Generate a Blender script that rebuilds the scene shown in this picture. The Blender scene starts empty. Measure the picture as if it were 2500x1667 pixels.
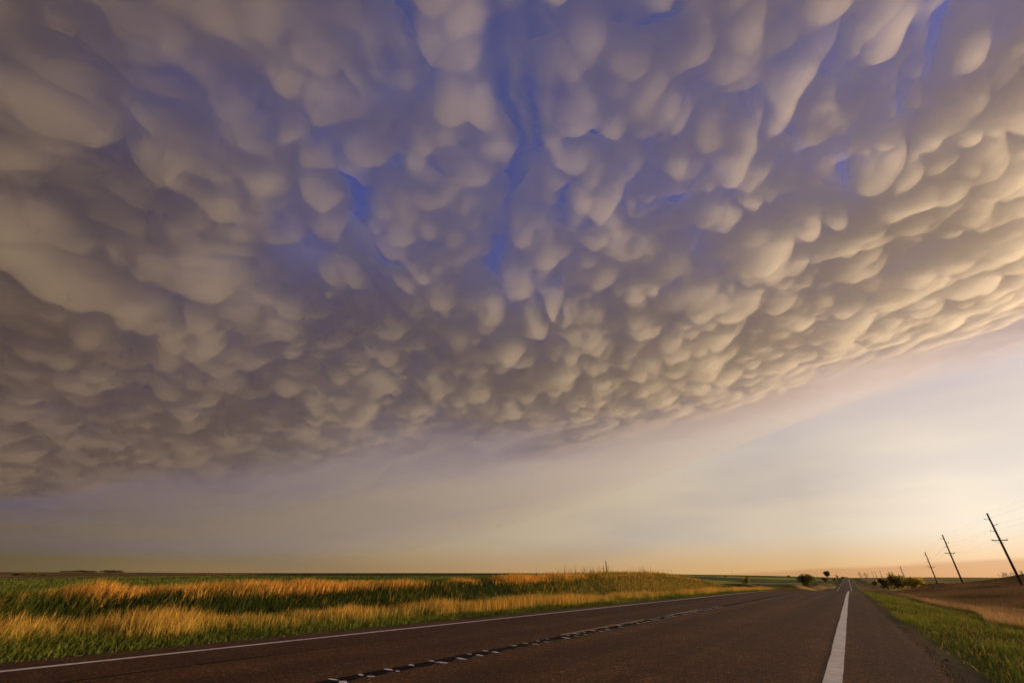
import bpy, math, random, time
import numpy as np
from mathutils import Vector
R = math.radians
T0 = time.time()
sc = bpy.context.scene
COL = sc.collection

# ------------------------------------------------------------------ camera
F_PX, PITCH, YAW, CAM_H = 1056.0, R(28.2), R(34.32), 0.87
cam = bpy.data.cameras.new('camera')
cam_ob = bpy.data.objects.new('camera', cam)
COL.objects.link(cam_ob)
cam.sensor_width = 36
cam.lens = 36 * F_PX / 2500
cam.clip_start, cam.clip_end = 0.05, 200000
cam_ob.location = (0, 0, CAM_H)
cam_ob.rotation_euler = (R(90) + PITCH, 0, YAW)
sc.camera = cam_ob

# ------------------------------------------------------------------ sun, world, exposure
SUN_AZ, SUN_EL = 58.0, 2.8          # degrees clockwise from the road's heading (+Y)
SD = Vector((math.sin(R(SUN_AZ)) * math.cos(R(SUN_EL)), math.cos(R(SUN_AZ)) * math.cos(R(SUN_EL)), math.sin(R(SUN_EL))))
sun = bpy.data.lights.new('sun', 'SUN')
sun_ob = bpy.data.objects.new('sun', sun)
COL.objects.link(sun_ob)
sun.energy = 5.0
sun.angle = R(0.6)
sun.color = (1.0, 0.70, 0.40)
sun_ob.location = SD * 300
sun_ob.rotation_euler = SD.to_track_quat('Z', 'Y').to_euler()
sc.view_settings.view_transform = 'Standard'
sc.view_settings.look = 'None'
sc.view_settings.exposure = 0.12
sc.view_settings.gamma = 1.0
sc.cycles.use_denoising = True
sc.cycles.adaptive_threshold = 0.035
sc.cycles.max_bounces = 8
sc.cycles.volume_bounces = 5
sc.cycles.transparent_max_bounces = 16
sc.cycles.caustics_reflective = False
sc.cycles.caustics_refractive = False

class NT:
    """small helper round a node tree"""
    def __init__(s, tree): s.t = tree
    def n(s, kind, **kw):
        nd = s.t.nodes.new(kind)
        for k, v in kw.items(): setattr(nd, k, v)
        return nd
    def put(s, sock, v):
        if v is None: return
        if isinstance(v, bpy.types.NodeSocket): s.t.links.new(v, sock)
        elif isinstance(v, tuple) and len(v) == 3 and sock.type == 'RGBA': sock.default_value = (*v, 1)
        else: sock.default_value = v
    def math(s, op, a, b=None, c=None):
        nd = s.n('ShaderNodeMath', operation=op)
        for i, v in enumerate((a, b, c)): s.put(nd.inputs[i], v)
        return nd.outputs[0]
    def step(s, v, a, b, lo=0.0, hi=1.0):
        nd = s.n('ShaderNodeMapRange', interpolation_type='SMOOTHSTEP')
        for i, x in enumerate((v, a, b, lo, hi)): s.put(nd.inputs[i], x)
        return nd.outputs[0]
    def ramp(s, v, stops, interp='LINEAR'):
        nd = s.n('ShaderNodeValToRGB'); r = nd.color_ramp; r.interpolation = interp
        while len(r.elements) < len(stops): r.elements.new(0.5)
        for e, (p, c) in zip(r.elements, stops): e.position = p; e.color = (*c, 1)
        s.put(nd.inputs[0], v); return nd.outputs[0]
    def mix(s, f, a, b, blend='MIX'):
        nd = s.n('ShaderNodeMix', data_type='RGBA', blend_type=blend)
        for i, v in ((0, f), (6, a), (7, b)): s.put(nd.inputs[i], v)
        return nd.outputs[2]
    def noise(s, vec, scale, detail=3.0, rough=0.5, stretch=None):
        if stretch:
            mp = s.n('ShaderNodeMapping'); s.put(mp.inputs[0], vec); mp.inputs['Scale'].default_value = stretch; vec = mp.outputs[0]
        nd = s.n('ShaderNodeTexNoise'); s.put(nd.inputs['Vector'], vec)
        nd.inputs['Scale'].default_value = scale; nd.inputs['Detail'].default_value = detail; nd.inputs['Roughness'].default_value = rough
        return nd.outputs[0]

world = bpy.data.worlds.new('World')
sc.world = world
world.use_nodes = True
W = NT(world.node_tree)
bg = world.node_tree.nodes['Background']
sky = W.n('ShaderNodeTexSky', sky_type='NISHITA', sun_disc=False)
sky.sun_elevation, sky.sun_rotation = R(SUN_EL), R(SUN_AZ)
sky.ozone_density = 6.0
sky.dust_density = 0.6
tc = W.n('ShaderNodeTexCoord').outputs['Generated']
sp = W.n('ShaderNodeSeparateXYZ'); W.put(sp.inputs[0], tc)
dX, dY, dZ = sp.outputs
hlen = W.math('MAXIMUM', W.math('SQRT', W.math('ADD', W.math('MULTIPLY', dX, dX), W.math('MULTIPLY', dY, dY))), 1e-4)
cosA = W.math('DIVIDE', W.math('ADD', W.math('MULTIPLY', dX, math.sin(R(SUN_AZ))), W.math('MULTIPLY', dY, math.cos(R(SUN_AZ)))), hlen)
pos = W.math('MULTIPLY_ADD', cosA, 0.5, 0.5)
elev = W.math('MULTIPLY', W.math('ARCSINE', dZ), 180 / math.pi)
# dusty air under the storm: brighter and warmer towards the sun all the way round
near_h = W.ramp(pos, [(0, (.16, .115, .065)), (.115, (.155, .110, .048)), (.465, (.456, .287, .133)), (.75, (.73, .445, .188)), (.835, (.98, .62, .30)), (1, (1, .62, .28))])
above_h = W.ramp(pos, [(0, (.16, .125, .078)), (.115, (.140, .104, .052)), (.465, (.47, .375, .255)), (.75, (.70, .58, .44)), (.835, (1.0, .86, .68)), (1, (1.05, .93, .75))])
upper_h = W.ramp(pos, [(0, (.15, .125, .095)), (.115, (.138, .108, .066)), (.465, (.47, .41, .355)), (.75, (.60, .525, .47)), (.835, (.72, .61, .53)), (1, (.9, .78, .66))])
low = W.mix(W.step(elev, -.3, 4.2), near_h, above_h)
low = W.mix(W.step(elev, 6.0, 17.0), low, upper_h)
nb = W.noise(tc, 2.0, 4.0, 0.5, (3, 3, 40))
e0 = W.math('ADD', W.math('MULTIPLY', W.math('SUBTRACT', cosA, .36), 3.4), W.math('MULTIPLY', W.math('SUBTRACT', nb, .5), .8))
bank = W.math('SUBTRACT', 1.0, W.step(W.math('SUBTRACT', elev, e0), -.30, .12))
low = W.mix(W.math('MULTIPLY', bank, .9), low, W.mix(1.0, low, (.80, .69, .68), 'MULTIPLY'))
ns = W.noise(tc, 2.2, 3.0, 0.4, (1, 1, 5))
low = W.mix(W.step(ns, .42, .7), low, W.mix(1.0, low, (.84, .86, .96), 'MULTIPLY'))
blue = W.mix(1.0, W.mix(1.0, sky.outputs[0], (1.0, 1.05, 2.1), 'MULTIPLY'), (.20, .20, .16), 'ADD')
bg.inputs[1].default_value = 0.92
W.put(bg.inputs[0], low)
bg2 = W.n('ShaderNodeBackground'); W.put(bg2.inputs[0], blue); bg2.inputs[1].default_value = 0.15
mixs = W.n('ShaderNodeMixShader')
W.put(mixs.inputs[0], W.step(elev, 12.0, 34.0)); W.put(mixs.inputs[1], bg.outputs[0]); W.put(mixs.inputs[2], bg2.outputs[0])
W.put(world.node_tree.nodes['World Output'].inputs[0], mixs.outputs[0])

# ------------------------------------------------------------------ helpers
def ray(px, py):
    """direction into the place of a spot in the 2500 px wide photograph"""
    a, b = px - 1250.0, 833.5 - py
    fw = F_PX * math.cos(PITCH) - b * math.sin(PITCH)
    v = Vector((a * math.cos(YAW) - fw * math.sin(YAW), a * math.sin(YAW) + fw * math.cos(YAW), F_PX * math.sin(PITCH) + b * math.cos(PITCH)))
    return v.normalized()

def mesh_np(name, v, f, mat=None, smooth=True, k=None):
    f = np.asarray(f); k = f.shape[1]
    me = bpy.data.meshes.new(name)
    me.vertices.add(len(v)); me.vertices.foreach_set('co', np.asarray(v, np.float32).ravel())
    me.loops.add(f.size); me.loops.foreach_set('vertex_index', f.ravel().astype(np.int32))
    me.polygons.add(len(f)); me.polygons.foreach_set('loop_start', np.arange(0, f.size, k, dtype=np.int32))
    me.update()
    if smooth: me.shade_smooth()
    if mat: me.materials.append(mat)
    return me

def link(name, me, parent=None, **props):
    o = bpy.data.objects.new(name, me)
    COL.objects.link(o)
    if parent: o.parent = parent
    for k, v in props.items(): o[k] = v
    return o

def grid_quads(nx, ny, off=0, flip=False):
    a = np.arange(nx * ny).reshape(ny, nx) + off
    q = np.stack([a[:-1, :-1], a[:-1, 1:], a[1:, 1:], a[1:, :-1]], -1).reshape(-1, 4)
    return q[:, ::-1] if flip else q

def vnoise(x, y, seed=0):
    """smooth value noise, -1..1"""
    r = np.random.default_rng(seed).uniform(-1, 1, (256, 256))
    xi, yi = np.floor(x).astype(int), np.floor(y).astype(int)
    fx, fy = x - xi, y - yi
    fx, fy = fx * fx * (3 - 2 * fx), fy * fy * (3 - 2 * fy)
    g = lambda i, j: r[(yi + j) % 256, (xi + i) % 256]
    return (g(0, 0) * (1 - fx) + g(1, 0) * fx) * (1 - fy) + (g(0, 1) * (1 - fx) + g(1, 1) * fx) * fy

def fbm(x, y, seed=0, octv=3):
    return sum(vnoise(x * 2 ** i + 17.3 * i, y * 2 ** i + 5.1 * i, seed + i) * .5 ** i for i in range(octv))

def sstep(v, a, b):
    t = np.clip((v - a) / (b - a), 0, 1)
    return t * t * (3 - 2 * t)
# ------------------------------------------------------------------ the storm cloud: a deck hung with pouches, filled with scattering air
def build_cloud():
    H = 2000.0
    rng = np.random.default_rng(11)
    DX = 0.0108
    xs = np.concatenate([np.arange(-8.0, -5.0, .04), np.arange(-5.0, -2.8, .017), np.arange(-2.8, 1.1, DX), np.arange(1.1, 2.2, .03), np.arange(2.2, 5.2, .08)])
    ys = np.concatenate([np.arange(-1.4, .15, .03), np.arange(.15, 3.2, DX), np.arange(3.2, 4.4, .035), np.arange(4.4, 7.4, .08)])
    X, Y = np.meshgrid(xs, ys)
    def base(x, y):
        s = x * SD.x + y * SD.y
        return 1 + .155 * np.where(s > -3.0, s, -3.0 + (1 - np.exp(-(-3.0 - s) / .6)) * -.6)
    def hit(px, py):
        d = ray(px, py); t = 1.0
        for _ in range(40):
            t = .5 * t + .5 * min(float(base(np.array(d.x * t), np.array(d.y * t))) / max(d.z, .02), 12)
        return d.x * t, d.y * t
    # clear lanes between the pouches where the blue shows through
    lanes = [(.030, [(1160, -60), (1185, 130), (1180, 250), (1225, 330), (1215, 500), (1225, 640), (1255, 740)]),
             (.035, [(960, 0), (1010, 110), (1040, 180)]), (.03, [(860, 60), (930, 210)]),
             (.03, [(310, 150), (390, 230), (470, 235), (560, 310), (625, 345)]), (.022, [(285, 330), (345, 372)]), (.02, [(465, 370), (512, 405)]),
             (.035, [(780, 405), (850, 455), (865, 560), (950, 680), (1000, 760)]), (.03, [(2010, 110), (1925, 250), (1875, 335)]),
             (.035, [(2330, -20), (2300, 150), (2185, 320), (2150, 380)]), (.03, [(2040, 350), (2045, 440), (2110, 480)]),
             (.03, [(1390, 320), (1475, 322)]), (.025, [(1560, 415), (1565, 455)]), (.035, [(1345, 455), (1400, 560), (1425, 590)]),
             (.03, [(1810, 490), (1750, 560), (1690, 640)]), (.025, [(395, 680), (445, 745)]), (.05, [(1420, -40), (1520, 40), (1600, 10)]),
             (.03, [(2500, 130), (2430, 190)]), (.03, [(1300, 700), (1340, 740)]), (.03, [(1280, 380), (1270, 230)]), (.03, [(960, 300), (970, 420), (1060, 450)])]
    gap = np.zeros_like(X); wide = np.zeros_like(X)
    ragged = .82 + .5 * fbm(X * 5, Y * 5, 42)
    wx = X + .045 * fbm(X * 5, Y * 5, 40); wy = Y + .045 * fbm(X * 5 + 9, Y * 5, 50)
    for w, pl in lanes:
        P = [hit(*p) for p in pl]
        dmin = np.full_like(X, 9.0)
        for (ax, ay), (bx, by) in zip(P, P[1:]):
            ux, uy = bx - ax, by - ay
            t = np.clip(((wx - ax) * ux + (wy - ay) * uy) / (ux * ux + uy * uy), 0, 1)
            dmin = np.minimum(dmin, np.hypot(wx - ax - t * ux, wy - ay - t * uy))
        gap = np.maximum(gap, np.exp(-(dmin / (w * .85)) ** 2) * np.clip(ragged + .25, 0, 1))
        wide = np.maximum(wide, np.exp(-(dmin / (w * 2.3)) ** 2) * np.clip(ragged, 0, 1))
    # a finer network of ragged breaks through the middle of the deck
    ca, sa = math.cos(R(124)), math.sin(R(124))
    AX, AY = (wx * ca + wy * sa) * .55, -wx * sa + wy * ca
    net = np.exp(-(fbm(AX * 4.2 + 3, AY * 4.2 + 8, 43, 2) / .11) ** 2)
    rad0 = np.hypot(X, Y); az0 = np.degrees(np.arctan2(X, Y))
    net = net * sstep(fbm(X * 1.7 + 5, Y * 1.7, 46), -.6, .1) * (1 - sstep(rad0, 1.6, 2.4)) * sstep(az0, -95, -55)
    gap = np.maximum(gap, net * .95); wide = np.maximum(wide, net)
    # outer rim of the pouches
    rim = [(-400, 1260), (0, 1235), (300, 1200), (600, 1165), (850, 1120), (1100, 1085), (1350, 1075), (1600, 1050), (1850, 990), (2050, 915), (2300, 840), (2500, 765), (2800, 670)]
    ra = []; rr = []
    for p in rim:
        x, y = hit(*p); ra.append(math.atan2(x, y)); rr.append(math.hypot(x, y))
    az = np.arctan2(X, Y); rad = np.hypot(X, Y)
    edge = np.interp(az, ra, rr) * (1 + .06 * fbm(X * 2, Y * 2, 60))
    rim_fade = 1 - sstep(rad / edge, .60, 1.08)
    # domain warp so that no pouch is a clean ellipsoid
    UX = X + .014 * fbm(X * 7, Y * 7, 70) ; UY = Y + .014 * fbm(X * 7 + 31, Y * 7 + 4, 80)
    def layer(pitch, rmin, rmax, dr, k, seed, el=(1.0, 1.3)):
        g = np.random.default_rng(seed)
        D = np.zeros_like(X)
        C = [(x + g.uniform(-.5, .5) * pitch * 1.1, y + g.uniform(-.5, .5) * pitch * 1.1) for j, y in enumerate(np.arange(-1.4, 4.0, pitch * .87)) for x in np.arange(-7.2, 2.5, pitch) + (j % 2) * pitch * .5]
        for cx, cy in C:
            r = rmin + (rmax - rmin) * g.random() ** 1.6; d = r * g.uniform(*dr); e = g.uniform(*el); a = R(124) + g.normal(0, .5)
            m = r * e * 1.1 + .05
            i0, i1 = np.searchsorted(xs, [cx - m, cx + m]); j0, j1 = np.searchsorted(ys, [cy - m, cy + m])
            if i1 <= i0 or j1 <= j0: continue
            x = UX[j0:j1, i0:i1] - cx; y = UY[j0:j1, i0:i1] - cy
            c, s = math.cos(a), math.sin(a)
            q = 1 - (((x * c + y * s) / e) ** 2 + (-x * s + y * c) ** 2) / (r * r)
            h = d * np.sqrt(np.clip(q, 0, None))
            A = D[j0:j1, i0:i1]
            t = np.clip(.5 + .5 * (h - A) / k, 0, 1)
            D[j0:j1, i0:i1] = np.where(q > 0, A * (1 - t) + h * t + k * t * (1 - t), A)
        return D
    big = layer(.36, .16, .34, (.2, .34), .04, 1)
    mid = layer(.165, .065, .135, (.75, 1.15), .012, 2, (1.0, 1.15))
    fin = layer(.098, .036, .075, (.75, 1.15), .010, 4, (1.0, 1.25))
    nfi = layer(.078, .034, .060, (.85, 1.25), .010, 6, (1.0, 1.15))
    sml = layer(.062, .024, .042, (.7, 1.0), .008, 3, (1.0, 1.2))
    amp = np.clip(.85 + .25 * fbm(X * 1.3, Y * 1.3, 90), .55, 1.15)
    amp2 = np.clip(.85 + .35 * fbm(X * 2.1, Y * 2.1, 91), .5, 1.2)
    near = 1 - sstep(rad, .8, 1.7)
    D = big * (.12 - .06 * near) + mid * (.72 - .50 * near) * amp + fin * (1.05 - .45 * near) * amp2 + nfi * .95 * near * amp + sml * .25 * amp2
    soft = sstep(-np.degrees(az), 45, 80)
    D = D * (1 - .92 * gap) * rim_fade * (1 - .3 * soft * sstep(rad, 1.6, 2.6))
    D = D + .03 * np.clip(fbm(X * 1.1, Y * 1.1, 97) + .3, 0, 1) * (1 - sstep(rad / edge, .95, 1.45)) ** 3 * sstep(rad / edge, .7, 1.0)
    TH = .004 + (.15 + .10 * soft + .09 * np.clip(fbm(X * 2, Y * 2, 95) + .4, 0, 1.2)) * (1 - wide) * (1 - gap)
    for (px_, py_), rad_ in (((1230, 420), .55),):
        cx_, cy_ = hit(px_, py_)
        TH = TH * (1 - .4 * np.exp(-((X - cx_) ** 2 + (Y - cy_) ** 2) / rad_ ** 2) * sstep(fbm(X * 4.5, Y * 4.5, 98), -.25, .35))
    TH = TH * (1 - .75 * sstep(rad / edge, .8, 1.05)) * (1 - sstep(rad / edge, .95, 1.85)) ** 3 * (1 - .85 * soft * sstep(rad / edge, .85, 1.0)) + .0001
    lim = (1 - sstep(X, 1.6, 4.9)) * (1 - sstep(Y, 3.4, 7.0)) * sstep(X, -7.9, -6.5)
    TH = TH * lim ** 2; D = D * lim
    B = base(X, Y)
    vb = np.stack([X, Y, B - D], -1).reshape(-1, 3) * H
    vt = np.stack([X, Y, B + TH], -1).reshape(-1, 3) * H
    nv = X.size; nx, ny = len(xs), len(ys)
    keep = (rad < edge * 1.85)
    kq = (keep[:-1, :-1] & keep[:-1, 1:] & keep[1:, 1:] & keep[1:, :-1])
    kf = kq.ravel()
    f1 = grid_quads(nx, ny, 0, True)[kf]; f2 = grid_quads(nx, ny, nv)[kf]
    # close the sides along the border of the kept cells
    e = np.concatenate([f1[:, [0, 1]], f1[:, [1, 2]], f1[:, [2, 3]], f1[:, [3, 0]]])
    key = np.sort(e, 1); key = key[:, 0] * nv + key[:, 1]
    u, idx, cnt = np.unique(key, return_index=True, return_counts=True)
    be = e[idx[cnt == 1]]
    f3 = np.stack([be[:, 1], be[:, 0], be[:, 0] + nv, be[:, 1] + nv], -1)
    F = np.concatenate([f1, f2, f3]); V = np.concatenate([vb, vt])
    used = np.unique(F); rm = np.zeros(len(V), np.int64); rm[used] = np.arange(len(used))
    m = bpy.data.materials.new('cloud_air'); m.use_nodes = True
    t = m.node_tree; t.nodes.clear(); out = t.nodes.new('ShaderNodeOutputMaterial')
    v = t.nodes.new('ShaderNodeVolumeScatter')
    v.inputs['Color'].default_value = (.998, .978, .895, 1)
    v.inputs['Density'].default_value = .0060
    v.inputs['Anisotropy'].default_value = .35
    t.links.new(v.outputs[0], out.inputs['Volume'])
    m.cycles.volume_sampling = 'DISTANCE'; m.cycles.homogeneous_volume = True
    me = mesh_np('storm_cloud', V[used], rm[F], m)
    link('storm_cloud', me, kind='structure', label='grey-brown storm cloud hung with rounded pouches over the whole road', category='cloud')
    print('cloud', len(used), len(F), round(time.time() - T0, 1))
build_cloud()

def build_veil():
    """haze added between the pouches and the plain to fade them with distance, a low lens of even density"""
    H = 2000.0
    n = 60
    u = np.linspace(-1, 1, n)
    U, V_ = np.meshgrid(u, u)
    r = np.sqrt(U ** 2 + V_ ** 2)
    k = np.where(r > 0, np.maximum(np.abs(U), np.abs(V_)) / np.where(r > 0, r, 1), 0)   # square to disc
    X = U * k * 5.2 - 2.2; Y = V_ * k * 4.2 + 1.6
    rho = np.clip(r * k, 0, 1)
    s = X * SD.x + Y * SD.y
    top = 1 + .155 * np.where(s > -3.0, s, -3.0 - .6 * (1 - np.exp(-(-3.0 - s) / .6))) - .12
    th = .66 * (1 - rho ** 2) ** 2
    nv = n * n
    vt = np.stack([X, Y, np.maximum(top, .3) + .001], -1).reshape(-1, 3) * H
    vb = np.stack([X, Y, np.maximum(np.maximum(top, .3) - th, .12)], -1).reshape(-1, 3) * H
    a = np.arange(nv).reshape(n, n)
    e = np.concatenate([a[0, :], a[1:, -1], a[-1, -2::-1], a[-2:0:-1, 0]]); e2 = np.roll(e, -1)
    F = np.concatenate([grid_quads(n, n, 0), grid_quads(n, n, nv, True), np.stack([e2, e, e + nv, e2 + nv], -1)])
    m = bpy.data.materials.new('haze_air'); m.use_nodes = True  # scattering haze, added to soften the deck's rim and contrast
    t = m.node_tree; t.nodes.clear(); out = t.nodes.new('ShaderNodeOutputMaterial')
    v = t.nodes.new('ShaderNodeVolumeScatter')
    v.inputs['Color'].default_value = (.99, .955, .85, 1); v.inputs['Density'].default_value = VEIL; v.inputs['Anisotropy'].default_value = .55
    t.links.new(v.outputs[0], out.inputs['Volume'])
    m.cycles.volume_sampling = 'DISTANCE'; m.cycles.homogeneous_volume = True
    link('haze_veil', mesh_np('haze_veil', np.concatenate([vt, vb]), F, m), kind='structure', label='thin veil of added haze hanging below the pouches', category='cloud')
VEIL = .00012
build_veil()
# ------------------------------------------------------------------ lie of the land
_yk = np.array([-400, 40, 90, 300, 360, 1000, 1600, 2200, 9e4]); _sk = np.array([-.0117, -.0117, -.026, -.030, -.0010, -.0005, -.0006, -.004, -.004])
_yy = np.concatenate([np.arange(-400, 2400, 1.0), [9e4]])
_ss = np.interp(_yy, _yk, _sk)
_zz = np.concatenate([[0], np.cumsum(.5 * (_ss[1:] + _ss[:-1]) * np.diff(_yy))])
_zz -= np.interp(0, _yy, _zz)
ROAD_L, ROAD_R = -8.42, 0.62
def zroad(y): return np.interp(y, _yy, _zz)
def road_edge(y, side):
    """the crumbling edge of the asphalt"""
    w = .05 * vnoise(y * .9, y * 0 + 3.3, 5) + .025 * vnoise(y * 4.1, y * 0 + 7.7, 6)
    return (ROAD_R if side > 0 else ROAD_L) + w
_ykl = [-400, 0, 11, 28, 45, 58, 83, 110, 170, 300, 400, 1600, 9e4]; _zkl = [0, .12, .22, .40, .78, .74, -.40, -1.8, -4.0, -7.5, -8.4, -8.8, -300]
_ykr = [-400, 0, 60, 119, 171, 217, 325, 400, 1600, 9e4]; _zkr = [.5, .3, -.3, -1.6, -2.4, -3.6, -7.2, -8.4, -8.8, -300]
_azk = np.radians([-180, -95, -80, -72, -60, -45, -34, -20, -12, -3, 0, 6, 12, 40, 180]); _elk = [.1, .10, .12, .10, .06, .07, .06, .0, -.10, -.25, -.345, -.28, -.28, -.2, .1]
def sm(v, k=6.0):
    return v
def land(x, y):
    zr = zroad(y)
    r = np.hypot(x, y); az = np.arctan2(x, y)
    # left side: verge, ditch, cut bank, field
    zl = np.interp(y + 3 * vnoise(x * .05, y * .03, 21), _ykl, _zkl) - .60 * sstep(-x, 20.5, 44) * (1 - sstep(y, 40, 90))
    d = -x
    dip = .55 * (1 - sstep(y, 60, 140)) + .25
    left = zr - .06 - dip * sstep(d, 10.8, 15.2)
    left = left + (zl - left) * sstep(d, 15.0, 18.8)
    # right side: gravel lip, ditch, brown slope, mound
    zrr = np.interp(y, _ykr, _zkr) + 6.4 * np.exp(-((x - 60) / 26) ** 2 - ((y - 172) / 72) ** 2) + .012 * np.clip(x - 24, 0, 60)
    right = zr - .05 - .10 * sstep(x, .55, 1.1) - .42 * sstep(x, 1.0, 5.5)
    right = right + (zrr - right) * sstep(x, 5.5, 22)
    for mx_, my_, mh, sx_, sy_ in ((-24.5, 148, 1.7, 6, 15), (-27, 335, 3.0, 9, 26), (-23, 490, 3.0, 9, 40)):
        left = left + mh * np.exp(-((x - mx_) / sx_) ** 2 - ((y - my_) / sy_) ** 2) * sstep(d, 9, 14)
    z = np.where(x < -4, left, right)
    z = np.where((x > -8.9) & (x < .55), zr - .05, z)
    # rolling far country and its skyline
    azd = np.degrees(az)
    drop = np.interp(azd, [-180, -90, -45, -25, -12, -3, 3, 8, 14, 180], [.6, .6, .5, .6, 1.15, 1.3, 1.2, .75, .7, .6])
    el_ = np.interp(az, _azk, _elk) - drop * (1 - sstep(r, 170, 1350)) + .05 * np.sin(r / 95 + azd * .13) * sstep(r, 200, 500) * (1 - sstep(r, 900, 1300))
    far = CAM_H + r * np.tan(np.radians(el_)) - .006 * np.clip(r - 1650, 0, None)
    onroad = 1 - sstep(np.abs(x + 4), 25, 160)
    t = sstep(r, np.interp(azd, [-60, -20, 0, 14], [105, 190, 300, 230]), np.interp(azd, [-60, -20, 0, 14], [240, 420, 620, 480])) * (1 - onroad * (y > 0) * (1 - sstep(r, 1500, 1700)))
    z = z * (1 - t) + far * t
    bumps = .05 * fbm(x * .35, y * .35, 44, 2) * sstep(np.abs(x + 3.9), 5.3, 8) * (1 - sstep(r, 200, 600))
    return z + bumps

def geo_axis(segs):
    out = []
    for a, b, n, g in segs:
        t = np.linspace(0, 1, n, endpoint=False)
        out.append(a + (b - a) * (np.expm1(g * t) / math.expm1(g) if g else t))
    return np.concatenate(out)

def principled(name, rough=.8, spec=.3):
    m = bpy.data.materials.new(name); m.use_nodes = True
    T = NT(m.node_tree); b = m.node_tree.nodes['Principled BSDF']
    b.inputs['Roughness'].default_value = rough; b.inputs['Specular IOR Level'].default_value = spec
    return m, T, b

def plain(name, col, rough=.8, var=.25, scale=3.0, spec=.3):
    m, T, b = principled(name, rough, spec)
    p = T.n('ShaderNodeTexCoord').outputs['Object']
    nz = T.noise(p, scale, 4.0, .6)
    T.put(b.inputs['Base Color'], T.mix(nz, tuple(c * (1 - var) for c in col), tuple(c * (1 + var) for c in col)))
    return m

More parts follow.
